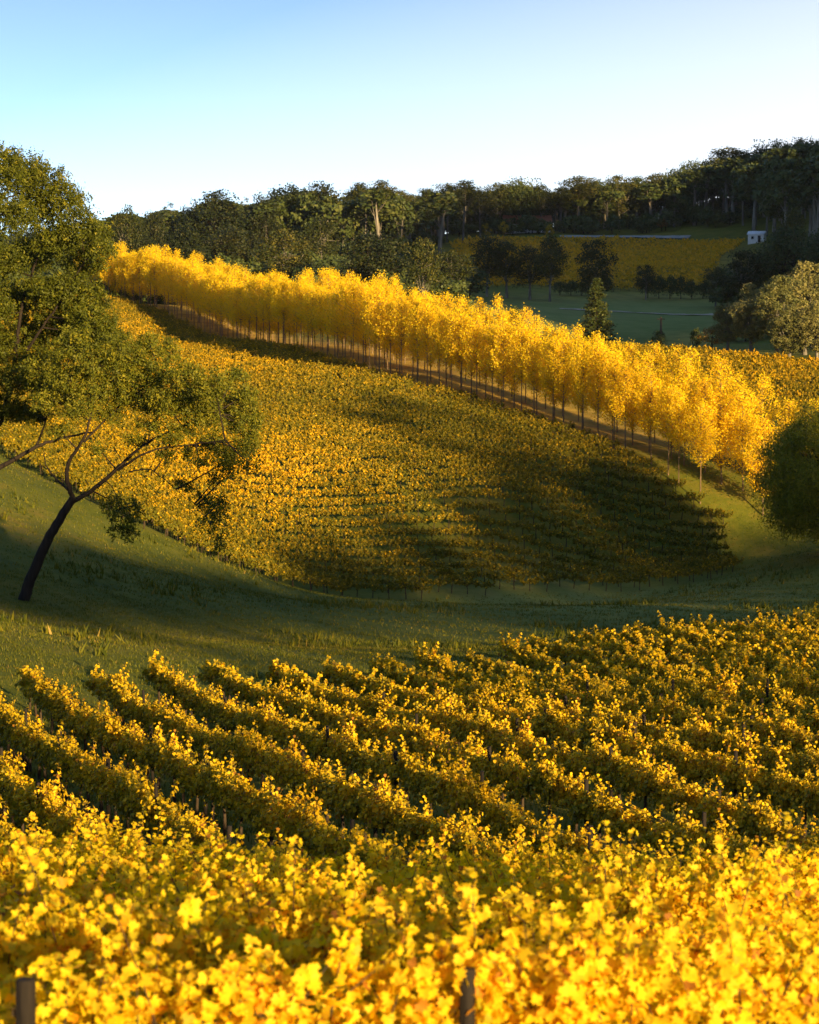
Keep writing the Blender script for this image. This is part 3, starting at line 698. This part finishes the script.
# hedge along the field edge: single bushes
hb = 0
for px in range(560, 742, 11):
    if 604 < px < 640: continue
    hb += 1; top = 281 if px < 604 else float(np.interp(px, (640, 665, 700, 740), (276, 274, 282, 288)))
    tree_at(BUSH, px, top + rng.normal(0, 1.2), 505, 20, 'hedge_bush', 'dark hedge bush below the distant golden field, %s from the left' % ordn(hb), 'bush', 'hedge bushes along the distant field')
# conifer
P = at(597, 277, 385); gz = g1(P[0], P[1])
cf = two(conifer(950, P[2] - gz, 7.2), 'conifer', 'dark_leaf')
put_tree('conifer_tree', cf, 'dark pointed conifer standing behind the poplar row on the green field', 'conifer', P[0], P[1])
# sunlit gums at right
RG = [lobed(960 + k, 14, 7.0, -.02, 38, 1.25, 15000, .26, .3, spray=.2, tone_mu=.6, flat=1.1) for k in range(3)]
M['grey_leaf'] = leafmat('grey_gum_leaf', [(0, (.06, .08, .025)), (.5, (.14, .15, .045)), (1, (.30, .27, .09))], .3, .15, .2, .3)
RGM = [two(q, 'gum', 'grey_leaf', 'pale_bark') for q in RG]
for k, (px, top, d, w, lab) in enumerate(((752, 283, 335, 46, 'sunlit grey-green gum, left of the clump at the right edge'), (778, 276, 330, 50, 'sunlit gum in the middle of the clump at the right edge'),
                                 (806, 262, 335, 54, 'tallest sunlit gum of the clump, at the right edge of frame'), (728, 302, 340, 36, 'small sunlit gum at the left foot of the right-hand clump'),
                                 (840, 258, 338, 60, 'sunlit gum just past the right edge of frame'), (790, 305, 322, 44, 'low gum in front of the tallest gum of the right clump'), (818, 300, 320, 44, 'low grey gum at the right frame edge before the tall gum'))):
    P = at(px, top, d); gz = g1(P[0], P[1]); h = P[2] - gz; s = w * 1.1 / FPX * d / 7.6
    put_tree('gum_tree', RGM[k % 3], lab, 'gum tree', P[0], P[1], 'sunlit gums at the right edge', (s, s, h / 14), k * 1.3)
# big round willow at the right
P = at(826, 402, 200); gz = g1(P[0], P[1])
wl = two(lobed(970, P[2] - gz, 12.0, -.06, 90, 1.9, 120000, .2, .3, spray=.2, droop=.3, aspect=.4, shell=.7), 'willow', 'willow_leaf')
put_tree('willow_tree', wl, 'dense rounded olive-green willow cut by the right edge of the frame', 'willow', P[0], P[1])

# --- big trees on the left: limbs follow the real branching, leaf masses on their ends
def big_tree(seed, limbs, lobes, leaf, nper, label, name, trunk_base):
    rg = np.random.default_rng(seed); wd, cr = G(), G()
    base = np.array(trunk_base)
    ends = []
    for pts, r0, r1 in limbs:
        Q = np.array([at(*p) for p in pts]) - base
        # smooth the polyline
        t = np.linspace(0, len(Q) - 1, len(Q) * 5); S = np.stack([np.interp(t, range(len(Q)), Q[:, k]) for k in range(3)], 1)
        for _ in range(3): S[1:-1] = (S[:-2] + S[1:-1] * 2 + S[2:]) / 4
        S[1:-1] += rg.normal(size=S[1:-1].shape) * min(r1 * .5, .02)
        tube(wd, S, np.linspace(r0, r1, len(S)), 9 if r0 > .1 else 6); ends.append(S)
    allp = np.concatenate([e[2:] for e in ends])
    for (px, py, d, rpx, fl) in lobes:
        rpx *= 1.12
        p = at(px, py, d) - base; r = rpx / FPX * d
        dd = np.linalg.norm(allp - p, axis=1) + np.maximum(0, allp[:, 2] - p[2]) * .8; a = allp[np.argmin(dd)]
        tube(wd, bez(a, (a + p) / 2 + (0, 0, -.1 * r), p, 5), np.linspace(.05, .018, 5), 5, cap=False)
        n_s = int(nper * r * r); d_ = nrm(rg.normal(size=(n_s, 3)))
        sc = p + d_ * (r * rg.uniform(.25, 1.0, n_s) ** .6)[:, None] * (1, 1, fl)
        for q in sc[::7]:
            tube(wd, bez(p, (p + q) / 2 + rg.normal(0, .05, 3), q, 4), np.array((.014, .01, .006, .003)), 3, cap=False)
        m = 26; C = np.repeat(sc, m, 0); N = np.repeat(d_, m, 0) * .5 + rg.normal(size=(len(C), 3)) * .7 + (0, 0, .2)
        ax = nrm(np.repeat(d_ + rg.normal(0, .5, d_.shape) + (0, 0, -.1), m, 0)); C = C + ax * (rg.uniform(-.3, .3, len(C)))[:, None] + rg.normal(size=C.shape) * .09
        tone = np.clip(np.repeat(rg.normal(.45, .13, n_s), m) + rg.normal(0, .12, len(C)), 0, 1)
        leaves(cr, C, N, leaf * rg.uniform(.6, 1.35, len(C)), rg, LEAF_D, .42, down=.3, tone=tone)
    t = thing(name, label, 'tree', base)
    mobj('trunk', smooth(wd.mesh('gum_trunk', [M['bark']])), t); mobj('crown', cr.mesh('gum_crown', [M['gum_leaf']]), t)
    return t
D = 118
gb = at(24, 600, D); gb[2] = g1(gb[0], gb[1])
lA = [([(22, 606, D), (30, 580, D), (45, 545, D), (62, 515, D), (73, 498, D)], .30, .19),
      ([(73, 500, D), (66, 478, D), (68, 462, D), (84, 440, D - 1), (90, 420, D - 1), (95, 395, D)], .13, .03),
      ([(72, 502, D), (90, 492, D + 1), (112, 474, D + 1), (128, 458, D + 1), (150, 440, D), (185, 425, D), (215, 412, D)], .13, .03),
      ([(118, 470, D), (140, 455, D - 1), (160, 448, D - 1), (190, 445, D - 1), (225, 440, D - 2)], .07, .02),
      ([(128, 472, D), (150, 468, D), (165, 480, D), (185, 498, D - 1)], .035, .015),
      ([(104, 480, D), (112, 486, D), (118, 500, D), (123, 525, D)], .03, .01),
      ([(185, 498, D - 1), (197, 505, D - 1), (208, 520, D - 1), (216, 540, D - 1)], .015, .008),
      ([(68, 490, D), (55, 478, D + 1), (45, 465, D + 1), (44, 450, D + 1)], .06, .02),
      ([(84, 442, D), (100, 425, D + 1), (125, 400, D + 1), (150, 385, D + 1), (175, 370, D)], .06, .02)]
loA = []
rgL = np.random.default_rng(3)
for px, py, r, fl in ((230, 405, 24, .7), (215, 385, 20, .7), (245, 425, 18, .8), (240, 450, 16, .8), (205, 415, 20, .6), (190, 395, 22, .6), (185, 375, 20, .7), (160, 375, 22, .7), (165, 400, 20, .6), (140, 390, 22, .7),
                      (135, 365, 22, .7), (115, 380, 24, .7), (120, 350, 22, .7), (95, 365, 24, .7), (90, 395, 20, .6), (70, 380, 22, .7), (210, 438, 12, .7), (180, 430, 12, .5), (110, 415, 14, .5), (50, 400, 20, .6),
                      (123, 515, 14, 1.2), (112, 500, 10, 1), (212, 520, 13, 1.3), (205, 500, 10, 1), (185, 485, 9, .8), (150, 345, 16, .7), (170, 352, 14, .7), (60, 430, 12, .5), (72, 345, 22, .7), (45, 370, 22, .7),
                      (218, 540, 8, 1.2), (130, 530, 8, 1.2), (150, 425, 13, .5), (135, 440, 11, .5), (165, 455, 10, .6), (225, 462, 12, .8), (250, 465, 9, .9), (100, 450, 9, .6), (200, 462, 9, .7), (75, 410, 15, .6), (245, 395, 14, .8), (235, 375, 12, .7), (180, 410, 14, .5), (222, 452, 13, .7), (205, 446, 10, .6), (190, 452, 9, .6), (250, 440, 12, .8), (255, 420, 10, .9), (215, 480, 8, 1), (222, 500, 8, 1.2), (232, 470, 8, 1), (170, 440, 12, .5), (152, 405, 16, .5), (120, 398, 16, .5), (118, 530, 9, 1.3), (135, 505, 8, 1.1)):
    loA.append((px, py, D + rgL.normal(0, 1.2), r, fl))
big_tree(31, lA, loA, .15, 62, 'leaning dark-trunked gum spreading over the grass slope at left', 'gum_tree', gb)
D2 = 125
gb2 = at(-75, 610, D2); gb2[2] = g1(gb2[0], gb2[1])
lB = [([(-75, 612, D2), (-72, 560, D2), (-58, 515, D2), (-40, 488, D2)], .42, .3),
      ([(-45, 495, D2), (-15, 475, D2 - 1), (10, 462, D2 - 1), (35, 447, D2 - 1), (60, 438, D2 - 1), (95, 432, D2 - 1)], .17, .04),
      ([(-42, 492, D2), (-15, 450, D2), (5, 410, D2), (15, 360, D2), (22, 300, D2), (40, 250, D2)], .2, .05),
      ([(-42, 492, D2), (-50, 430, D2 + 1), (-40, 350, D2 + 1), (-20, 270, D2 + 1), (0, 200, D2)], .24, .05),
      ([(15, 370, D2), (40, 330, D2 - 1), (62, 300, D2 - 1), (85, 260, D2 - 1)], .09, .03),
      ([(35, 448, D2), (45, 425, D2 + 1), (50, 400, D2 + 1), (60, 380, D2)], .06, .02)]
loB = []
for px, py, r, fl in ((22, 172, 26, .7), (-5, 168, 30, .7), (45, 182, 22, .7), (62, 202, 24, .7), (80, 225, 22, .7), (95, 232, 16, .9), (100, 252, 14, .8), (30, 210, 28, .7), (0, 215, 30, .7), (55, 240, 24, .6), (85, 262, 20, .7), (30, 255, 24, .6),
                      (0, 262, 26, .6), (70, 290, 24, .7), (92, 300, 20, .7), (45, 290, 24, .6), (15, 300, 26, .7), (-15, 310, 28, .7), (60, 320, 26, .6), (95, 330, 24, .7), (25, 335, 26, .6), (-10, 350, 30, .6), (40, 360, 22, .6), (10, 380, 24, .6),
                      (75, 345, 22, .6), (110, 340, 16, .7), (-35, 250, 34, .7), (-45, 190, 34, .7), (-50, 330, 34, .7), (-75, 270, 36, .7), (15, 410, 18, .5), (-20, 400, 24, .5), (35, 415, 14, .5), (88, 318, 18, .7), (-60, 400, 30, .6), (50, 385, 20, .6), (110, 360, 18, .6)):
    loB.append((px, py, D2 + rgL.normal(0, 1.5), r, fl))
big_tree(32, lB, loB, .16, 82, 'large gum filling the left edge behind the leaning tree, its crown against the sky', 'gum_tree', gb2)

# --- unseen belt of trees added on the right-hand ridge to shade the valley
belt = 0
for t, a, top, w, kk in ((150, 37, 31.5, 9, 't'), (158, 30, 32, 8, 't'), (149, 55, 34, 10, 't'), (152, 63, 34.5, 12, 't'), (148, 71, 33, 10, 't'), (164, 58, 36, 11, 't'), (166, 67, 36, 12, 't'), (150, 80, 31.5, 10, 't'), (162, 76, 34, 10, 't'), (163, 86, 34, 10, 't'), (151, 89, 31, 9, 't'),
                        (147, 97, 31, 10, 'p'), (152, 105, 32, 12, 'p'), (150, 112, 35, 10, 'p'), (152, 118, 36.5, 9, 'p'), (149, 125, 38, 10, 'p'), (152, 132, 39.5, 9, 'p'), (150, 138, 41, 10, 'p'), (148, 145, 41, 10, 'p'), (150, 151, 38, 9, 'p'), (151, 157, 34, 8, 'p'),
                        (163, 134, 47, 11, 'o'), (165, 141, 53, 12, 'o'), (163, 148, 53, 12, 'o'), (172, 146, 57, 13, 'o'), (168, 127, 44, 9, 'o'), (170, 154, 56, 11, 'o'), (176, 139, 57, 12, 'o')):
    q = s0 * t + p0 * am(a); belt += 1; w = w * .93; h = top + 4.6 - g1(q[0], q[1])
    if kk in 'to':
        put_tree('eucalyptus_tree', (SHADE if kk == 't' else OPEN)[belt % 2], 'unseen tall eucalypt added to shade the valley, %s of the belt' % ordn(belt), 'eucalypt', q[0], q[1], 'unseen trees added to cast shade on the valley', (w / 10, w / 10, h / 24) if kk == 't' else (w / 8, w / 8, h / 16), belt * 1.7)
    else:
        put_tree('pine_tree', PINE[belt % 5], 'unseen dark pine added to shade the valley, %s of the belt' % ordn(belt), 'pine', q[0], q[1], 'unseen trees added to cast shade on the valley', (w / 16, w / 16, h / 18), belt * 1.7)

# --- wooded hill and undergrowth: far masses nobody could count
skx = [q[0] for q in SKY]; sky_ = [q[3] for q in SKY]
def mass(name, pts, protos, noms, hs, ws, mats, label, seed, cap=None):
    rg = np.random.default_rng(seed); G_ = G(); n = 0
    z = ground(pts[:, 0], pts[:, 1])
    for (x, y), gz in zip(pts, z):
        k = rg.integers(len(protos)); wd_, cr_ = protos[k]; nh, nw = noms[k]
        h = rg.uniform(*hs); w = rg.uniform(*ws)
        if cap:
            px = W / 2 + FPX * x / y
            topz = at(px, cap(px), y)[2]; h = min(h, topz - gz)
            if h < 4: continue
        a_ = rg.random() * 6.28; Mx = np.eye(4)
        Mx[:3, :3] = np.array(((math.cos(a_), -math.sin(a_), 0), (math.sin(a_), math.cos(a_), 0), (0, 0, 1))) @ np.diag((w / nw, w / nw, h / nh)); Mx[:3, 3] = (x, y, gz)
        G_.merge(cr_, Mx); off = G_.n
        tmp = G(); tmp.merge(wd_, Mx); G_.v += tmp.v; G_.f += [f + off for f in wd_.f]; G_.t += wd_.t; G_.m += [np.full_like(m, 1) for m in wd_.m]; G_.n += wd_.n; n += 1
    print(name, n)
    o = mobj(name, G_.mesh(name, mats)); return setp(o, label, 'woodland', kind='stuff')
FPROTO = [lobed(1000 + k, 16, 10, .2, 12, 2.2, 700, .95, .3, limb=.6) for k in range(3)] + [lobed(1010 + k, 22, 8, .5, 8, 2.0, 420, .95, .4, limb=.7) for k in range(3)]
FN = [(16, 10)] * 3 + [(22, 8)] * 3
rg = np.random.default_rng(9)
pts = []
for y in np.arange(560, 980, 9.0):
    for x in np.arange(-170, 330, 8.5):
        xx, yy = x + rg.uniform(-3, 3), y + rg.uniform(-3, 3); px = W / 2 + FPX * xx / yy
        if px < -120 or px > W + 420: continue
        lim = 575 if px < 440 else (700 if px < 700 else float(np.interp(px, (700, 760, 780), (690, 660, 560))))
        if yy < lim or rg.random() < (.12 if yy < 820 else .5): continue
        pts.append((xx, yy))
capf = lambda px: float(np.interp(px, skx, sky_)) + 9
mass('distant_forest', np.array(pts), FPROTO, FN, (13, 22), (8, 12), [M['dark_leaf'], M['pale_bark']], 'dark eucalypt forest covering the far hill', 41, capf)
# hill to the right outside the frame carries forest too
pts = []
for y in np.arange(330, 640, 15.0):
    for x in np.arange(125, 420, 15.0):
        xx, yy = x + rg.uniform(-5, 5), y + rg.uniform(-5, 5); px = W / 2 + FPX * xx / yy
        if px < W + 60 or xx < 150: continue
        pts.append((xx, yy))
mass('forest_beyond_frame', np.array(pts), FPROTO, FN, (14, 20), (12, 16), [M['dark_leaf'], M['pale_bark']], 'forest on the hill past the right edge', 42)
UP = [lobed(1020 + k, 5, 7, .0, 9, 1.5, 420, .6, .12, limb=.4) for k in range(4)]
pts = []
for y in np.arange(400, 600, 8.0):
    for x in np.arange(-130, 12, 6.5):
        xx, yy = x + rg.uniform(-3, 3), y + rg.uniform(-3, 3); px = W / 2 + FPX * xx / yy
        if -60 < px < 455 and not (px > 430 and yy > 500): pts.append((xx, yy))
for k in range(26):
    pts.append(tuple(at(float(rg.uniform(455, 760)), 240, 686 + rg.uniform(0, 8))[:2]))
for k in range(50):
    px = rg.uniform(722, 880); pts.append(tuple(at(px, 300, rg.uniform(385, 540) if px > 745 else rg.uniform(470, 520))[:2]))
for k in range(230):
    px = rg.uniform(-40, 900); pts.append(tuple(at(px, 240, rg.uniform(700, 790) if px > 440 else rg.uniform(600, 760))[:2]))
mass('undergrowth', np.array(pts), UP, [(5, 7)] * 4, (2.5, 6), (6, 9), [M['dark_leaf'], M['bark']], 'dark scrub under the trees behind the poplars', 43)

# ------------------------------------------------------------------ grass tufts (stuff)
rg = np.random.default_rng(55)
gg = G()
def tufts(n, d0, d1, hh, mask, m=4, wd=.5):
    d = np.sqrt(rg.uniform(d0 * d0, d1 * d1, n)); px = rg.uniform(-60, W + 60, n); x = (px - W / 2) / FPX * d
    k = mask(x, d); x, d = x[k], d[k]; z = ground(x, d)
    C = np.stack([x, d, z], 1); C = np.repeat(C, m, 0); n = len(C)
    C[:, :2] += rg.normal(0, .09, (n, 2))
    h = hh * rg.uniform(.4, 1.3, n); a = rg.random(n) * 6.28; le = rg.normal(0, .35, (n, 2)) * h[:, None]
    wv = np.stack([np.cos(a), np.sin(a), 0 * a], 1) * (h * .09 * wd / .5)[:, None]
    tip = C + np.stack([le[:, 0], le[:, 1], h], 1); b = C - (0, 0, .03)
    v = np.stack([b - wv, b + wv, tip], 1).reshape(-1, 3)
    gg.add(v, np.arange(len(v)).reshape(-1, 3), np.clip(rg.normal(.42, .22, n), 0, 1))
hp = np.array(HILLPOLY)
valley = lambda x, y: (y > np.interp(x, [b[0] for b in BACK], [b[1] for b in BACK]) + .5) & ~in_poly(x, y, hp)
tufts(60000, 48, 130, .095, valley, 4, 1.0)
tufts(5000, 60, 215, .38, lambda x, y: valley(x, y) & (np.sin(x * .21 + 2) * np.sin(y * .17) + .4 * np.sin(x * .9) > .35), 6, .8)
tufts(45000, 130, 235, .11, valley, 3, 1.6)
tufts(26000, 20, 100, .12, lambda x, y: ~valley(x, y), 4, .9)
setp(mobj('grass', gg.mesh('grass', [M['blade']])), 'short pasture grass in the valley and between the vines', 'grass', kind='stuff')


# ------------------------------------------------------------------ tracks
def strip(name, P, wdt, mat, dz=.05, label=None):
    P = np.array(P)[:, :2]; t = np.linspace(0, len(P) - 1, len(P) * 10)
    S = np.stack([np.interp(t, range(len(P)), P[:, k]) for k in (0, 1)], 1)
    T = nrm(np.gradient(S, axis=0)); Nn = np.stack([-T[:, 1], T[:, 0]], 1)
    cols = [S + Nn * wdt * k for k in (-.5, -.17, .17, .5)]
    X = np.stack([c_[:, 0] for c_ in cols], 1); Y = np.stack([c_[:, 1] for c_ in cols], 1); Z = ground(X, Y) + dz
    v = np.stack([X, Y, Z], -1).reshape(-1, 3); m = len(S); ii = (np.arange(m - 1)[:, None] * 4 + np.arange(3)[None]).ravel()
    g = G(); g.add(v, np.stack([ii, ii + 1, ii + 5, ii + 4], 1)); return setp(mobj(name, smooth(g.mesh(name, [mat]))), kind='structure')
M['dirt'] = solid('pale_dirt', [(.3, (.30, .24, .17)), (.7, (.48, .40, .30))], .5, bump=.2)
M['gravel'] = solid('grey_gravel', [(.3, (.2, .2, .19)), (.7, (.33, .32, .30))], .5, bump=.2)
strip('path', [at(560, 312, 452), at(640, 312, 452), at(700, 312, 454), at(760, 311, 458)], 3.0, M['dirt'], .12)
strip('dirt_track', [at(560, 236.5, 676), at(600, 235.5, 676), at(640, 235, 676), at(690, 238, 672)], 5.0, M['gravel'], .35)

# ------------------------------------------------------------------ thin valley haze
hz = bpy.data.materials.new('haze'); hz.use_nodes = True; hn = hz.node_tree; hn.nodes.clear()
pv = hn.nodes.new('ShaderNodeVolumePrincipled'); pv.inputs['Density'].default_value = 0.00003; pv.inputs['Color'].default_value = (.85, .9, 1, 1); pv.inputs['Anisotropy'].default_value = .3
ho = hn.nodes.new('ShaderNodeOutputMaterial'); hn.links.new(pv.outputs[0], ho.inputs['Volume'])
g = G(); box(g, -1750, 1750, -300, 2760, float(V[:, 2].min()) - 1, float(V[:, 2].max()) + 45)
setp(mobj('haze', g.mesh('haze', [hz])), 'thin pale haze hanging over the far valley', 'haze', kind='stuff')

# ------------------------------------------------------------------ buildings
def plain(name, col, rough=.6, metal=0):
    return solid(name, [(.3, tuple(q * .85 for q in col)), (.7, col)], 1.5, rough, .1)
M['white_wall'] = plain('white_cladding', (.8, .8, .8)); M['red_roof'] = plain('rust_roof', (.30, .12, .07)); M['brick'] = plain('brick_wall', (.34, .17, .11)); M['glass'] = plain('dark_glass', (.03, .035, .04), .15); M['roof_white'] = plain('white_roof_sheet', (.72, .74, .78), .4)
def house(px, py, d, wm, dm, hw, hr, name, label, cat, wall, roof, wins, rz=0, eave=.5):
    P = at(px, py, d); gz = g1(P[0], P[1])
    t = thing(name, label, cat, (P[0], P[1], gz), None, rz)
    g = G(); a, b = wm / 2, dm / 2
    v = [(-a, -b, -.6), (a, -b, -.6), (a, b, -.6), (-a, b, -.6), (-a, -b, hw), (a, -b, hw), (a, b, hw), (-a, b, hw), (-a, 0, hw + hr), (a, 0, hw + hr)]
    g.add(v, [(0, 1, 5, 4), (2, 3, 7, 6)]); g.add(v, [(1, 2, 6, 9, 5), (3, 0, 4, 8, 7)]); mobj('wall', g.mesh('wall', [wall]), t)
    g = G(); e = eave; th = .14; k = hr / b
    for s in (-1, 1):
        v = [(-a - e, s * (b + e), hw - e * k + .02), (a + e, s * (b + e), hw - e * k + .02), (a + e, 0, hw + hr + .02), (-a - e, 0, hw + hr + .02)]
        v2 = [(x, y, z + th) for x, y, z in v]
        g.add(v + v2, [(0, 1, 2, 3), (4, 5, 6, 7), (0, 1, 5, 4), (1, 2, 6, 5), (3, 0, 4, 7)])
    mobj('roof', g.mesh('roof', [roof]), t)
    for (x, z, w_, h_, kind) in wins:
        g = G(); box(g, x - w_ / 2, x + w_ / 2, -b - .06, -b - .005, z, z + h_); pw = mobj(kind, g.mesh(kind, [M['white_wall']]), t)
        g = G(); box(g, x - w_ / 2 + .08, x + w_ / 2 - .08, -b - .08, -b - .063, z + .08, z + h_ - .08); mobj('pane', g.mesh('pane', [M['glass']]), pw)
    return t
house(527, 234, 700, 13, 7, 2.6, 2.2, 'house', 'low house with rust-red roof and pale walls before the distant forest', 'house', M['white_wall'], M['red_roof'],
      [(-4.5, .9, 1.4, 1.3, 'window'), (-1.8, 0, 1.1, 2.1, 'door'), (1.2, .9, 1.6, 1.3, 'window'), (4.6, .9, 1.4, 1.3, 'window')], .05)
house(757, 244, 640, 4.2, 3.2, 2.2, .7, 'shed', 'small white shed at the edge of the dark forest, right of the distant field', 'shed', M['white_wall'], M['roof_white'],
      [(-.9, .9, .8, .8, 'window'), (.9, 0, .9, 1.9, 'door')], -.35, .25)
# utility pole
P = at(661, 317, 372); gz = g1(P[0], P[1]); hh = P[2] - gz
M['pole'] = solid('pole_wood', [(.3, (.06, .05, .035)), (.7, (.13, .10, .075))], 5, stretch=(1, 1, .1))
t = thing('utility_pole', 'short weathered wooden pole with small crossarm behind the poplars', 'pole', (P[0], P[1], gz))
g = G(); tube(g, [(0, 0, -.5), (0, 0, hh * .5), (0, 0, hh)], [.2, .18, .15], 10); mobj('post', smooth(g.mesh('pole_post', [M['pole']])), t)
g = G(); box(g, -.6, .6, -.26, -.17, hh - .4, hh - .26); mobj('crossarm', g.mesh('crossarm', [M['pole']]), t)
